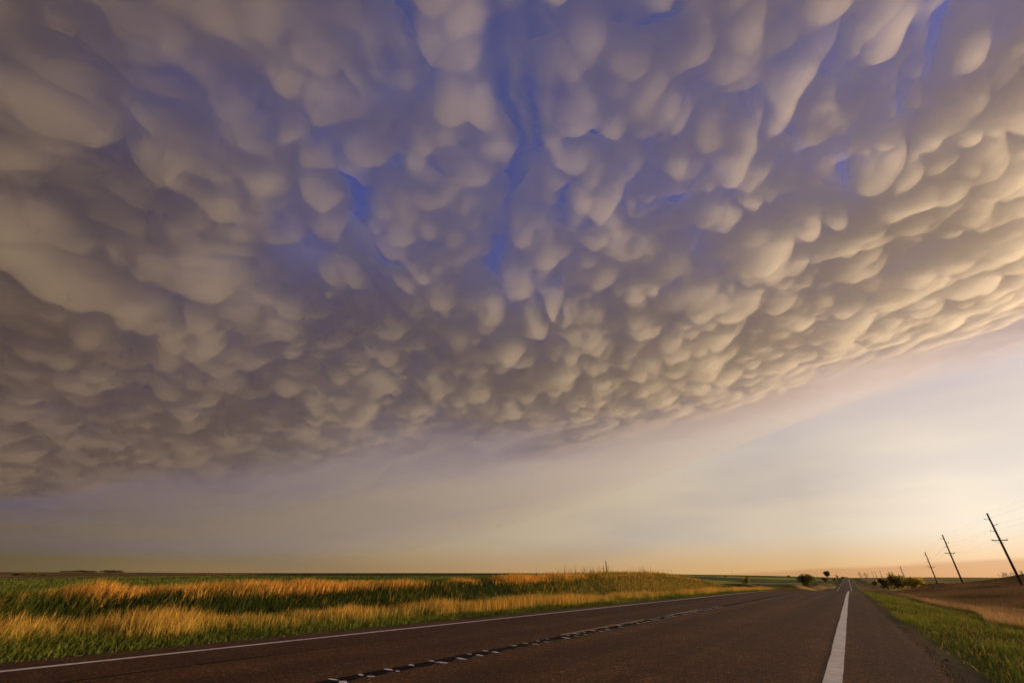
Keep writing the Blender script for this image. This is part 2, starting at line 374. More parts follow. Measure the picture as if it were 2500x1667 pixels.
def build_ground():
    xs = np.concatenate([-geo_axis([(26, 40000, 90, 7.0)])[::-1], np.arange(-25.6, 8, .4), geo_axis([(8, 90, 90, 1.2), (90, 40001, 70, 6.0)])])
    ys = np.concatenate([-geo_axis([(6, 9000, 22, 5.0)])[::-1], np.arange(-5.5, 60, .5), geo_axis([(60, 420, 170, 1.4), (420, 45001, 110, 4.6)])])
    X, Y = np.meshgrid(xs, ys)
    Z = land(X, Y)
    V = np.stack([X, Y, Z], -1).reshape(-1, 3)
    # what grows where: the colour of soil and cover, not of light
    r = np.hypot(X, Y); az = np.degrees(np.arctan2(X, Y))
    n1 = fbm(X * .06, Y * .06, 61); n2 = fbm(X * .012, Y * .012, 64); n3 = fbm(X * .5, Y * .5, 67)
    def c(*a): return np.array(a)
    gre, dgr, gol, oran, bro, crop = c(.060, .075, .016), c(.035, .048, .013), c(.32, .20, .055), c(.30, .15, .04), c(.32, .195, .09), c(.075, .105, .020)
    C = np.zeros(X.shape + (3,)) + c(.16, .115, .04)
    def lay(mask, col):
        nonlocal C
        C = C * (1 - mask[..., None]) + col * mask[..., None]
    # far fields: long strips of different crops
    strip = np.sin(Y * .030 + X * .008 + 2.2 * n2)
    lay((X < 0) * sstep(strip, -.2, .1), crop * .8)
    lay((X < 0) * sstep(-strip, .55, .75), dgr)
    lay((X < -20) * sstep(r, 125, 150) * (az < -38), c(.30, .185, .072))
    lay((X < -20) * (az < -38) * sstep(r, 125, 150) * sstep(n2, .05, .2), c(.13, .10, .032))
    lay((X < -20) * sstep(r, 520, 900) * sstep(np.sin(r * .011 + az * .12), .0, .5), c(.17, .10, .045))
    lay((az > -62) * (az < -22) * sstep(r, 600, 700), dgr * 1.3)
    st = np.sin(13 * np.log(np.clip(r, 50, None)) + az * .12 + n2)
    sm_ = (az > -24) * (az < -.9) * sstep(r, 210, 260) * (X < -24) * (r < 1700)
    lay(sm_ * 1.0, dgr * 1.6); lay(sm_ * sstep(st, .3, .5), c(.34, .32, .06)); lay(sm_ * sstep(-st, .7, .85), crop * 1.8)
    lay(((X < -19.5) & (r < 135)) * sstep(Y * .35 - X, -1e9, 1) * (1 - sstep(Y, 50, 75)), crop)
    lay((X > 20) * sstep(r, 260, 420), c(.36, .28, .085))
    lay((X > 20) * sstep(r, 260, 420) * sstep(np.sin(r * .02 + n2 * 3), .3, .6), c(.26, .22, .06))
    lay((X > -45) * (X < -8) * sstep(Y, 45, 80) * (1 - sstep(Y, 520, 700)) * sstep(n1 + .4, -.1, .3), gol * 1.3)
    lay((X > 0) * (X < 40) * sstep(Y, 260, 330) * (1 - sstep(Y, 600, 700)) * sstep(n1, -.15, .2), gol * .9)
    lay((X > 4.2) * (X < 90) * (1 - sstep(Y, 230, 300)) * sstep(X, 4.0, 5.2), bro)
    lay((X > 1.0) * (1 - sstep(X + n3 * .6, 3.9, 5.0)) * (Y < 1500), gre)
    lay((X > .5) * (1 - sstep(X + n3 * .08, .85, 1.1)), c(.085, .058, .036))
    lay((X < -8) * (X > -10.0), gre)
    lay((X < -9.7) * (X > -14.4) * (Y < 60), gol)
    lay((X < -14.0) * (X > -18.6) * (Y < 60), dgr)
    lay((X < -14.0) * (X > -19.4) * sstep(Y, 25, 45) * (Y < 110) * sstep(n1 + n3 * .4, -.25, .25), gol * .75)
    lay((X > -8.75) * (X < -8.2), c(.10, .07, .045))
    me = mesh_np('ground', V, grid_quads(len(xs), len(ys)))
    ca = me.color_attributes.new('cover', 'FLOAT_COLOR', 'POINT')
    ca.data.foreach_set('color', np.concatenate([C, np.ones(X.shape + (1,))], -1).astype(np.float32).ravel())
    m, T, b = principled('soil_and_cover', .95, .05)
    at = T.n('ShaderNodeAttribute', attribute_name='cover')
    p = T.n('ShaderNodeNewGeometry').outputs['Position']
    f1 = T.noise(p, 1.7, 6.0, .65); f2 = T.noise(p, .12, 4.0, .6)
    col = T.mix(1.0, at.outputs['Color'], T.ramp(f1, [(.25, (.45, .45, .45)), (.75, (1.5, 1.5, 1.5))]), 'MULTIPLY')
    col = T.mix(1.0, col, T.ramp(f2, [(.3, (.72, .74, .76)), (.7, (1.25, 1.22, 1.15))]), 'MULTIPLY')
    T.put(b.inputs['Base Color'], col)
    bp = T.n('ShaderNodeBump'); bp.inputs['Strength'].default_value = .7; bp.inputs['Distance'].default_value = .06
    T.put(bp.inputs['Height'], T.noise(p, 6.0, 5.0, .7)); T.put(b.inputs['Normal'], bp.outputs[0])
    me.materials.append(m)
    link('ground', me, kind='structure')
build_ground()

# ------------------------------------------------------------------ road
def strip_mesh(name, ys, xl, xr, mat, lift=0.0, cols=1, z=None):
    """a sheet that follows the road's fall between two edges"""
    t = np.linspace(0, 1, cols + 1)
    X = xl[:, None] * (1 - t) + xr[:, None] * t
    Y = np.repeat(ys[:, None], cols + 1, 1)
    Z = zroad(Y) + crown(X) + lift
    return mesh_np(name, np.stack([X, Y, Z], -1).reshape(-1, 3), grid_quads(cols + 1, len(ys)), mat)
def crown(x): return -.012 * np.abs(x + 4.2) / 4.2 * 3

def asphalt_material():
    m, T, b = principled('asphalt', .68, .09)
    p = T.n('ShaderNodeNewGeometry').outputs['Position']
    sx = T.n('ShaderNodeSeparateXYZ'); T.put(sx.inputs[0], p)
    vor = T.n('ShaderNodeTexVoronoi'); T.put(vor.inputs['Vector'], p); vor.inputs['Scale'].default_value = 46
    agg = T.ramp(vor.outputs['Color'], [(.0, (.020, .0095, .004)), (.5, (.092, .040, .010)), (.86, (.172, .080, .024)), (1, (.42, .27, .15))])
    big = T.noise(p, .7, 8.0, .75); streak = T.noise(p, 1.0, 4.0, .6, (1.6, .035, 1))
    col = T.mix(1.0, agg, T.ramp(big, [(.3, (.72, .71, .70)), (.7, (1.25, 1.25, 1.24))]), 'MULTIPLY')
    col = T.mix(1.0, col, T.ramp(streak, [(.3, (.66, .66, .67)), (.7, (1.3, 1.28, 1.25))]), 'MULTIPLY')
    # tyre-polished wheel paths
    w = T.math('ABSOLUTE', T.math('SUBTRACT', T.math('ABSOLUTE', T.math('SUBTRACT', T.math('ABSOLUTE', T.math('ADD', sx.outputs[0], 4.2)), 1.9)), .95))
    path = T.step(w, .75, .1)
    col = T.mix(T.math('MULTIPLY', path, .8), col, T.mix(1.0, col, (.72, .71, .70), 'MULTIPLY'))
    drip = T.math('MULTIPLY', T.step(T.math('ABSOLUTE', T.math('SUBTRACT', T.math('ABSOLUTE', T.math('ADD', sx.outputs[0], 4.2)), 1.9)), .35, .0), T.step(T.noise(p, 1.3, 5.0, .65, (1.5, .5, 1)), .45, .68))
    col = T.mix(T.math('MULTIPLY', drip, .55), col, T.mix(1.0, col, (.5, .5, .52), 'MULTIPLY'))
    ck = T.n('ShaderNodeTexVoronoi', feature='DISTANCE_TO_EDGE'); mpc = T.n('ShaderNodeMapping'); T.put(mpc.inputs[0], p); mpc.inputs['Scale'].default_value = (.16, .09, 1); T.put(ck.inputs['Vector'], T.mix(.06, mpc.outputs[0], T.n('ShaderNodeTexNoise').outputs['Color'])); ck.inputs['Scale'].default_value = 1.0
    crack = T.math('MULTIPLY', T.step(ck.outputs['Distance'], .004, .0015), T.step(T.noise(p, .35, 2.0, .5), .48, .56))
    col = T.mix(T.math('MULTIPLY', crack, .8), col, (.012, .009, .007))
    T.put(b.inputs['Base Color'], col)
    T.put(b.inputs['Roughness'], T.math('MULTIPLY_ADD', vor.outputs['Distance'], .3, .55))
    bp = T.n('ShaderNodeBump'); bp.inputs['Strength'].default_value = .8; bp.inputs['Distance'].default_value = .006
    T.put(bp.inputs['Height'], T.math('ADD', T.noise(p, 90.0, 3.0, .6), T.math('MULTIPLY', vor.outputs['Distance'], -1.0))); T.put(b.inputs['Normal'], bp.outputs[0])
    return m

def paint_material(name, col, wear=.5):
    m, T, b = principled(name, .6, .4)
    p = T.n('ShaderNodeNewGeometry').outputs['Position']
    n1 = T.noise(p, 9.0, 6.0, .7); n2 = T.noise(p, 2.0, 5.0, .6, (.3, 6, 1)); n3 = T.noise(p, 70.0, 3.0, .6)
    c = T.mix(T.step(n1, .35, .7), tuple(x * .72 for x in col), col)
    c = T.mix(1.0, c, T.ramp(n2, [(.3, (.82, .81, .79)), (.65, (1.04, 1.04, 1.04))]), 'MULTIPLY')
    c = T.mix(T.step(n3, .62 - .1 * wear, .80), c, (.10, .08, .065))
    T.put(b.inputs['Base Color'], c)
    bp = T.n('ShaderNodeBump'); bp.inputs['Strength'].default_value = .4; bp.inputs['Distance'].default_value = .004
    T.put(bp.inputs['Height'], n3); T.put(b.inputs['Normal'], bp.outputs[0])
    return m

def build_road():
    ys = np.concatenate([-geo_axis([(0, 300, 40, 2.0)])[:0:-1], np.arange(0, 70, .3), geo_axis([(70, 2300, 240, 2.2)])])
    road = link('road', strip_mesh('road', ys, road_edge(ys, -1), road_edge(ys, 1), asphalt_material(), 0.0, 24), kind='structure')
    white = paint_material('white_road_paint', (.92, .88, .80)); yellow = paint_material('yellow_road_paint', (.42, .25, .045), 1.5)
    def wob(s, a=.008): return a * vnoise(ys * .35, ys * 0 + s, 9) + a * .5 * vnoise(ys * 2.3, ys * 0 + s, 10)
    far = np.clip(np.abs(ys) / 500, 0, 1) * .04
    link('edge_line', strip_mesh('edge_line', ys, -.495 + wob(1) - far, -.335 + wob(2) + far, white, .004, 2), road)
    link('edge_line', strip_mesh('edge_line', ys, -7.78 + wob(3) - far, -7.66 + wob(4) + far, white, .004, 2), road)
    # tar over the milled centre line
    tar, T, b = principled('tar_seal', .9, .08)
    p = T.n('ShaderNodeNewGeometry').outputs['Position']
    T.put(b.inputs['Base Color'], T.ramp(T.noise(p, 14.0, 4.0, .6), [(.3, (.004, .004, .004)), (.8, (.014, .012, .011))]))
    k = (ys > -20) & (ys < 700); yk = np.concatenate([np.arange(-20, 60, .0575), ys[(ys >= 60) & (ys < 900)]])
    ph = np.cos(2 * math.pi * yk / .345) * (yk < 60)
    wl = .025 * vnoise(yk * 1.3, yk * 0, 12) + .03 * ph * vnoise(yk * .5, yk * 0 + 8, 15); wr = .04 * vnoise(yk * 1.1, yk * 0 + 5, 13) + .03 * ph
    link('tar_seam', strip_mesh('tar_seam', yk, -4.43 + wl, -4.22 + wr, tar, .003, 3), road)
    y2 = np.arange(-10, 70, .15)
    cx = -6.45 + .10 * vnoise(y2 * .25, y2 * 0, 14) + .03 * vnoise(y2 * 1.7, y2 * 0, 17)
    hw = .022 + .012 * vnoise(y2 * 1.4, y2 * 0 + 2, 18)
    link('tar_seam', strip_mesh('tar_seam', y2, cx - hw, cx + hw, tar, .003, 2), road)
    for a, e in ((8.2, 12.6), (14.5, 17.8)):
        y3 = np.arange(a, e, .1)
        link('centre_dash', strip_mesh('centre_dash', y3, -4.57 + .012 * vnoise(y3 * 3, y3 * 0, 22), -4.47 + .012 * vnoise(y3 * 3, y3 * 0 + 4, 23), yellow, .0045, 2), road)
    # pale glossy spots in two rows along the centre tar
    pm, T, b = principled('pale_spot_gloss', .35, .5)
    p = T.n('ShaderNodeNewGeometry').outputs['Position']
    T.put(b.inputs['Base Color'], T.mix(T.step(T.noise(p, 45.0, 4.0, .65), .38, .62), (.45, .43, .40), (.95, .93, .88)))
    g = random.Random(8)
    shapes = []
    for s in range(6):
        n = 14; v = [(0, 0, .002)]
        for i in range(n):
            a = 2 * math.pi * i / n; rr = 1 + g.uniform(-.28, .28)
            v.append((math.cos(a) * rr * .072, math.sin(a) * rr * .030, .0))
        me = bpy.data.meshes.new('pale_spot'); me.from_pydata(v, [], [(0, i + 1, (i + 1) % n + 1) for i in range(n)]); me.materials.append(pm); me.shade_smooth(); shapes.append(me)
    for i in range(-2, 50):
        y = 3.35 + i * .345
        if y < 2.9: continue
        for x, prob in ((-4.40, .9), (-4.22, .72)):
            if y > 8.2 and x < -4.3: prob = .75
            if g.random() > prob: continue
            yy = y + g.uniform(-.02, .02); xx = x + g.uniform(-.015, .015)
            o = link('pale_spot', g.choice(shapes), road)
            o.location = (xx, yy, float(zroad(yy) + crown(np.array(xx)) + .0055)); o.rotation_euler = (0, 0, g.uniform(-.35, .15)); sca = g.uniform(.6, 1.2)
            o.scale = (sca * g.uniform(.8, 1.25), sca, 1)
build_road()
# ------------------------------------------------------------------ grass
def grass_material(name, trans=.4):
    m = bpy.data.materials.new(name); m.use_nodes = True
    T = NT(m.node_tree); T.t.nodes.clear()
    out = T.n('ShaderNodeOutputMaterial'); at = T.n('ShaderNodeAttribute', attribute_name='cover')
    d = T.n('ShaderNodeBsdfDiffuse'); tr = T.n('ShaderNodeBsdfTranslucent'); mx = T.n('ShaderNodeMixShader')
    T.put(d.inputs[0], at.outputs['Color']); T.put(tr.inputs[0], at.outputs['Color']); mx.inputs[0].default_value = trans
    T.put(mx.inputs[1], d.outputs[0]); T.put(mx.inputs[2], tr.outputs[0]); T.put(out.inputs[0], mx.outputs[0])
    return m
GRASS = grass_material('grass_blades')

def blades(name, label, x, y, h, w, cbase, ctip, seed, lean=.35, bias=(.12, .10), segs=2, cat='grass'):
    g = np.random.default_rng(seed); n = len(x)
    z = land(x, y) - .02
    a = g.uniform(0, 2 * math.pi, n); wx, wy = np.cos(a) * w * .5, np.sin(a) * w * .5
    b = g.uniform(0, 2 * math.pi, n); L = np.abs(g.normal(0, lean, n)) * h
    lx, ly = np.cos(b) * L + bias[0] * h, np.sin(b) * L + bias[1] * h
    if segs == 2:
        t = .55
        P = [(x - wx, y - wy, z), (x + wx, y + wy, z), (x + lx * .28 - wx * .8, y + ly * .28 - wy * .8, z + h * t), (x + lx * .28 + wx * .8, y + ly * .28 + wy * .8, z + h * t), (x + lx, y + ly, z + h * .96)]
        F = np.array([[0, 1, 3], [0, 3, 2], [2, 3, 4]]); lv = [0, 0, .55, .55, 1]
    else:
        P = [(x - wx, y - wy, z), (x + wx, y + wy, z), (x + lx, y + ly, z + h)]
        F = np.array([[0, 1, 2]]); lv = [0, 0, 1]
    k = len(P)
    V = np.stack([np.stack(p, -1) for p in P], 1).reshape(-1, 3)
    FF = (F[None] + (np.arange(n) * k)[:, None, None]).reshape(-1, 3)
    me = mesh_np(name, V, FF, GRASS, smooth=False)
    Cc = np.stack([cbase * (1 - t) + ctip * t for t in lv], 1).reshape(-1, 3)
    ca = me.color_attributes.new('cover', 'FLOAT_COLOR', 'POINT')
    ca.data.foreach_set('color', np.concatenate([Cc, np.ones((len(Cc), 1))], 1).astype(np.float32).ravel())
    return link(name, me, kind='stuff', label=label, category=cat)

def spread(n, x0, x1, y0, y1, k, seed):
    """points thinning out with distance along the road; also their spacing factor"""
    g = np.random.default_rng(seed)
    u = g.random(n)
    y = y0 + (y1 - y0) * np.expm1(k * u) / math.expm1(k)
    x = x0 + (x1 - x0) * g.random(n)
    sp_ = np.exp(k * u)
    return x, y, np.sqrt(sp_), g

def pick(g, n, A, B, m, jit=.25):
    """colours between two hues with blade-to-blade scatter; m says how far towards the second"""
    m = np.clip(m, 0, 1)[:, None]
    return (np.array(A) * (1 - m) + np.array(B) * m) * (1 + jit * g.standard_normal((n, 1))).clip(.35, 1.9)

GREEN, DGREEN, GOLD, ORANGE, BROWN, LIME = (.105, .13, .024), (.036, .050, .013), (.66, .41, .080), (.62, .29, .062), (.46, .285, .13), (.22, .235, .04)

def build_grass():
    # left verge, green, cropped short at the asphalt
    x, y, s, g = spread(60000, -10.9, -8.45, -1.5, 230, 3.6, 1)
    n = len(x); d = -8.45 - x
    keep = d > .12 + .25 * np.abs(vnoise(y * 1.1, y * 0, 31)) * g.random(n) ; x, y, s, d = x[keep], y[keep], s[keep], d[keep]; n = len(x)
    m = vnoise(x * 1.2, y * .6, 32) * .5 + .3 + d * .12
    broad = g.random(n) < .04; wv = np.where(broad, 3.5, 1.0)
    blades('verge_grass', 'short green grass along the far edge line of the road', x, y, (.07 + .065 * np.clip(d, 0, 2)) * g.uniform(.4, 1.5, n), .010 * wv * s ** .8 * g.uniform(.7, 1.4, n), pick(g, n, DGREEN, GREEN, m), pick(g, n, GREEN, LIME, m), 101, .5)
    # golden dry grass
    x, y, s, g = spread(170000, -14.7, -9.4, -1.5, 130, 3.0, 2)
    n = len(x); pn = fbm(x * .55, y * .5, 35, 3) * .7 + .45 * fbm(x * 1.6, y * 1.3, 36, 2); ok = (pn * 1.2 + .75 * sstep(-x, 9.3, 10.2) * (1 - .8 * sstep(-x, 13.2, 14.6)) + .14) > g.uniform(-.2, .5, n)
    x, y, s, pn = x[ok], y[ok], s[ok], pn[ok]; n = len(x)
    m = .50 + .6 * pn + g.normal(0, .25, n)
    blades('golden_grass', 'tall golden dry grass between the green verge and the ditch', x, y, (.31 + .17 * pn) * g.uniform(.35, 1.45, n), .0062 * s ** .8 * g.uniform(.6, 1.4, n), pick(g, n, GREEN, GOLD, m - .2), pick(g, n, GOLD, ORANGE, m - .3 + .5 * (g.random(n) - .5)), 102, .30, (.02, .03))
    # dark weeds in the ditch
    x, y, s, g = spread(60000, -18.7, -13.6, -1, 120, 2.8, 3)
    n = len(x); pn = fbm(x * .5, y * .3, 38, 3); m = np.clip(.35 + pn * .5 + .55 * sstep(y, 18, 45), 0, 1); gold = (g.random(n) < .05 + .30 * sstep(y, 15, 45) * (pn > -.1))
    ct = pick(g, n, DGREEN, GREEN, m); up_ = sstep(y, 16, 40)[:, None] * .8; ct = ct * (1 - up_) + pick(g, n, GREEN, (.34, .27, .05), m) * up_; ct[gold] = pick(g, gold.sum(), GOLD, ORANGE, g.random(gold.sum()))
    blades('ditch_weeds', 'dark green weeds filling the roadside ditch', x, y, (.34 + .14 * pn) * g.uniform(.5, 1.25, n), .016 * s ** .8 * g.uniform(.7, 1.5, n), pick(g, n, DGREEN, DGREEN, m), ct, 103, .45)
    # orange fringe along the top of the bank
    x, y, s, g = spread(46000, -19.9, -18.0, 0, 78, 1.9, 4)
    n = len(x); pn = fbm(x * .3, y * .35, 41, 3); ok = pn + .15 > g.uniform(-.35, .35, n); x, y, s, pn = x[ok], y[ok], s[ok], pn[ok]; n = len(x)
    blades('fringe_grass', 'band of tall orange seeding grass along the top of the bank', x, y, (.36 + .2 * pn) * (1 - .45 * sstep(y, 28, 50)) * g.uniform(.6, 1.3, n), .015 * s ** .7 * g.uniform(.6, 1.4, n), pick(g, n, GOLD, ORANGE, g.random(n)), pick(g, n, ORANGE, GOLD, g.random(n) * .7), 104, .2, (.12, .08))
    # green crop behind it
    g = np.random.default_rng(5); n = 60000
    rr = 19.5 * np.exp(g.random(n) * math.log(170 / 19.5)); aa = np.radians(g.uniform(-93, -18, n)); x, y = rr * np.sin(aa), rr * np.cos(aa)
    ok = (x < -20.2) & (y < 62); x, y, rr = x[ok], y[ok], rr[ok]; n = len(x)
    m = .5 + .5 * fbm(x * .08, y * .08, 45)
    blades('field_crop', 'low green crop covering the field beyond the bank', x, y, .34 * g.uniform(.6, 1.2, n), .02 * (rr / 20) ** .9, pick(g, n, DGREEN, GREEN, m), pick(g, n, GREEN, LIME, m), 105, .3, (.1, .1), 1, 'crop')
    # right verge
    x, y, s, g = spread(120000, .78, 5.2, 3.5, 260, 3.4, 6)
    n = len(x); pn = fbm(x * .8, y * .4, 47, 3); ed = .98 + .12 * vnoise(y * .5, y * 0, 48) + .22 * sstep(-y, -9, -5)
    ok = (x > ed - .12 * g.random(n) ** 3) & (x < 4.5 + .6 * vnoise(y * .2, y * 0, 49) + g.normal(0, .25, n)) & (g.random(n) < .55 + .45 * sstep(x - ed, .0, .5)); x, y, s, pn = x[ok], y[ok], s[ok], pn[ok]; n = len(x)
    m = .45 + .6 * pn; dry = g.random(n) < .10 + .12 * (pn < -.3)
    cb, ct = pick(g, n, DGREEN, GREEN, m), pick(g, n, GREEN, LIME, m); ct[dry] = pick(g, dry.sum(), GOLD, BROWN, g.random(dry.sum()))
    blades('roadside_grass', 'soft green grass strip along the gravel edge of the near shoulder', x, y, (.12 + .05 * pn) * g.uniform(.5, 1.6, n), .0075 * s ** .8 * g.uniform(.7, 1.5, n), cb, ct, 106, .7)
    # brown grass up to the mound
    g = np.random.default_rng(7); n = 190000
    rr = 17 * np.exp(g.random(n) * math.log(300 / 17)); aa = np.radians(g.uniform(2, 17, n)); x, y = rr * np.sin(aa), rr * np.cos(aa)
    ok = (x > 4.2 + .5 * vnoise(y * .2, y * 0, 49)) & (x < 90); x, y, rr = x[ok], y[ok], rr[ok]; n = len(x)
    pn = fbm(x * .15, y * .08, 51, 3); m = .2 + .5 * pn + g.random(n) * .4
    gr = sstep(fbm(x * .1, y * .05, 55), .25, .5) * .6
    ct = pick(g, n, BROWN, (.56, .37, .155), m); ct = ct * (1 - gr[:, None]) + np.array(GREEN) * gr[:, None]
    blades('brown_grass', 'reddish brown dry grass covering the slope below the utility poles', x, y, (.34 + .1 * pn) * g.uniform(.5, 1.3, n), .011 * (rr / 17) ** .85 * g.uniform(.7, 1.4, n), pick(g, n, (.22, .14, .055), BROWN, m), ct, 107, .35, (.05, .05), 1)
    # the bank running down into the hollow
    x, y, s, g = spread(42000, -20.5, -9.6, 42, 300, 1.9, 11)
    n = len(x); pn = fbm(x * .3, y * .12, 58, 3); m = .35 + .5 * pn + .45 * sstep(y, 55, 100)
    blades('bank_grass', 'yellow-green and golden grass on the bank running down into the hollow', x, y, (.30 + .1 * pn) * g.uniform(.5, 1.3, n), .03 * s ** .9 * g.uniform(.7, 1.4, n), pick(g, n, GREEN, GOLD, m - .3), pick(g, n, LIME, GOLD, m), 109, .4, (.1, .1), 1)
    # far-bank stalks against the sky
    g = np.random.default_rng(8); n = 420
    y = g.uniform(36, 66, n); x = g.normal(-20.4, .8, n); ok = fbm(x * .2, y * .5, 57) > -.1; x, y = x[ok], y[ok]; n = len(x)
    blades('seed_stalks', 'thin tall seed stalks on the crest of the left bank', x, y, g.uniform(.6, 1.25, n), g.uniform(.02, .035, n), pick(g, n, BROWN, ORANGE, g.random(n)), pick(g, n, BROWN, GOLD, g.random(n)), 108, .15)
    # loose stones along both edges of the asphalt
    oc = np.array([(1, 0, 0), (-1, 0, 0), (0, 1, 0), (0, -1, 0), (0, 0, .7), (0, 0, -.7)]); of = np.array([(0, 2, 4), (2, 1, 4), (1, 3, 4), (3, 0, 4), (2, 0, 5), (1, 2, 5), (3, 1, 5), (0, 3, 5)])
    for nm, lab, cnt, xr, seed in (('gravel', 'loose brown gravel between the near shoulder and the green grass', 10000, (.58, 1.2), 9), ('gravel', 'scattered pale stones along the far edge of the asphalt', 2600, (-8.75, -8.38), 10)):
        x, y, s, g = spread(cnt, xr[0], xr[1], 2 if xr[0] > 0 else -1, 60, 2.6, seed); n = len(x)
        x = xr[0] + (x - xr[0]) * (.5 + .5 * g.random(n)) if xr[0] > 0 else x
        r = g.gamma(1.5, .0017, n) * np.clip(s, 1, 1.6) + .0015
        th = g.uniform(0, 6.28, n); sc3 = g.uniform(.6, 1.3, (n, 3))
        v = oc[None] * sc3[:, None]; c, s_ = np.cos(th)[:, None], np.sin(th)[:, None]
        V = np.stack([v[..., 0] * c - v[..., 1] * s_, v[..., 0] * s_ + v[..., 1] * c, v[..., 2]], -1) * r[:, None, None] + np.stack([x, y, land(x, y) + r * .3], -1)[:, None]
        me = mesh_np(nm, V.reshape(-1, 3), (of[None] + (np.arange(n) * 6)[:, None, None]).reshape(-1, 3), plain('stone', (.17, .125, .09) if xr[0] < 0 else (.075, .052, .034), .9, .6, 6.0), smooth=False)
        link(nm, me, kind='stuff', label=lab, category='gravel')
build_grass()

# ------------------------------------------------------------------ tubes
def tube(P, rad, sides=8, cap=True):
    """rings along a polyline; returns verts, faces"""
    V, F = [], []
    P = [Vector(p) for p in P]
    for i, p in enumerate(P):
        d = (P[min(i + 1, len(P) - 1)] - P[max(i - 1, 0)]).normalized()
        u = d.orthogonal().normalized() if abs(d.z) < .99 else Vector((1, 0, 0)); w = d.cross(u).normalized(); u = w.cross(d)
        r = rad[i] if hasattr(rad, '__len__') else rad
        for k in range(sides):
            a = 2 * math.pi * k / sides
            V.append(p + u * math.cos(a) * r + w * math.sin(a) * r)
    for i in range(len(P) - 1):
        for k in range(sides):
            a, b = i * sides + k, i * sides + (k + 1) % sides
            F.append((a, b, b + sides, a + sides))
    if cap:
        F.append(tuple(range(sides))[::-1]); F.append(tuple(range((len(P) - 1) * sides, len(P) * sides)))
    return V, F
def box(c, s):
    V = [(c[0] + i * s[0] / 2, c[1] + j * s[1] / 2, c[2] + k * s[2] / 2) for i in (-1, 1) for j in (-1, 1) for k in (-1, 1)]
    return V, [(0, 1, 3, 2), (4, 6, 7, 5), (0, 4, 5, 1), (2, 3, 7, 6), (0, 2, 6, 4), (1, 5, 7, 3)]
def join(*parts):
    V, F = [], []
    for v, f in parts:
        o = len(V); V += list(v); F += [tuple(i + o for i in q) for q in f]
    return V, F
def solid(name, vf, mat, smooth=True):
    me = bpy.data.meshes.new(name); me.from_pydata([tuple(v) for v in vf[0]], [], vf[1]); me.materials.append(mat)
    if smooth: me.shade_smooth()
    return me
def empty(name, loc, label, cat, group=None):
    o = bpy.data.objects.new(name, None); COL.objects.link(o); o.location = loc; o.empty_display_size = .3
    o['label'] = label; o['category'] = cat
    if group: o['group'] = group
    return o
def copy_tree(o, parent=None):
    c = o.copy(); COL.objects.link(c); c.parent = parent
    for ch in o.children: copy_tree(ch, c)
    return c

# ------------------------------------------------------------------ utility poles and their wires
WOOD = plain('weathered_pole_wood', (.12, .075, .045), .85, .4, 2.0)
PORC = plain('grey_insulator', (.20, .19, .18), .35, .1)
STEEL = plain('dull_steel', (.16, .15, .14), .5, .2)
POLE_H, POLE_X = 11.65, 24.15
ARMS = [(-1, 10.6), (1, 9.65), (-1, 8.65)]
def make_pole():
    root = empty('utility_pole', (0, 0, 0), '', 'utility pole', 'utility poles beside the road')
    link('pole', solid('pole', tube([(0, 0, -1.2), (0, 0, 3), (0, 0, 7.5), (0, 0, POLE_H)], [.21, .19, .165, .13], 10), WOOD), root)
    for s, z in ARMS:
        a = link('standoff_arm', solid('standoff_arm', join(tube([(s * .10, 0, z - .05), (s * .45, 0, z), (s * .62, 0, z + .02)], [.035, .03, .03], 6), box((s * .13, 0, z - .05), (.06, .12, .3))), STEEL), root)
        link('insulator', solid('insulator', tube([(s * .60, 0, z + .02), (s * .60, 0, z + .07), (s * .60, 0, z + .10), (s * .60, 0, z + .16), (s * .60, 0, z + .20)], [.03, .07, .045, .07, .03], 8), PORC), a)
    c = link('crossarm', solid('crossarm', box((0, .17, 7.15), (2.1, .10, .13)), WOOD, False), root)
    for s in (-1, 1):
        link('brace', solid('brace', tube([(s * .72, .235, 7.10), (s * .14, .20, 6.55)], .018, 6), STEEL), c)
        link('insulator', solid('insulator', tube([(s * .95, .17, 7.215), (s * .95, .17, 7.27), (s * .95, .17, 7.32), (s * .95, .17, 7.37)], [.025, .06, .06, .03], 8), PORC), c)
    return root
proto = make_pole()
PY = [66, 119, 172, 217, 328, 532, 625, 720, 850, 1030, 1260]
PLAB = ['utility pole nearest the brown mound, beyond the end of the grass strip', 'tallest looking utility pole, standing on the brown grass mound with wires to its arms', 'utility pole at the foot of the brown mound, next after the one on the mound',
        'utility pole rising behind the low brown shrub past the mound', 'utility pole rising out of the big yellow-green roadside tree'] + ['small utility pole far down the road on the right skyline'] * 6
POLES = []
for i, (py, lab) in enumerate(zip(PY, PLAB)):
    o = proto if i == 0 else copy_tree(proto)
    px = POLE_X + (0 if i < 6 else .6 * math.sin(i * 2.1))
    o.location = (px, py, float(land(np.array([px]), np.array([float(py)]))[0])); o['label'] = lab
    o.rotation_euler = (R(.4 * math.sin(i * 1.7)), R(.5 * math.sin(i * 2.9 + 1)), R(2 * math.sin(i * 3.3)))
    if i == 3: o.location.z -= 1.3      # stands in a dip
    POLES.append(o)
WIRE = plain('aluminium_wire', (.10, .095, .09), .5, .1)
def wire(ox, oz, oy, sag, r, label):
    pts = []
    for a, b in zip(POLES, POLES[1:]):
        A = Vector((a.location.x + ox, a.location.y + oy, a.location.z + oz)); B = Vector((b.location.x + ox, b.location.y + oy, b.location.z + oz))
        k = 10; sg = sag * ((B - A).length / 53) ** 1.3
        for i in range(k):
            t = i / k; p = A.lerp(B, t); p.z -= 4 * sg * t * (1 - t); pts.append(p)
    pts.append(B)
    link('overhead_wire', solid('overhead_wire', tube(pts, r, 5), WIRE), label=label, category='wire', group='wires strung along the utility poles')
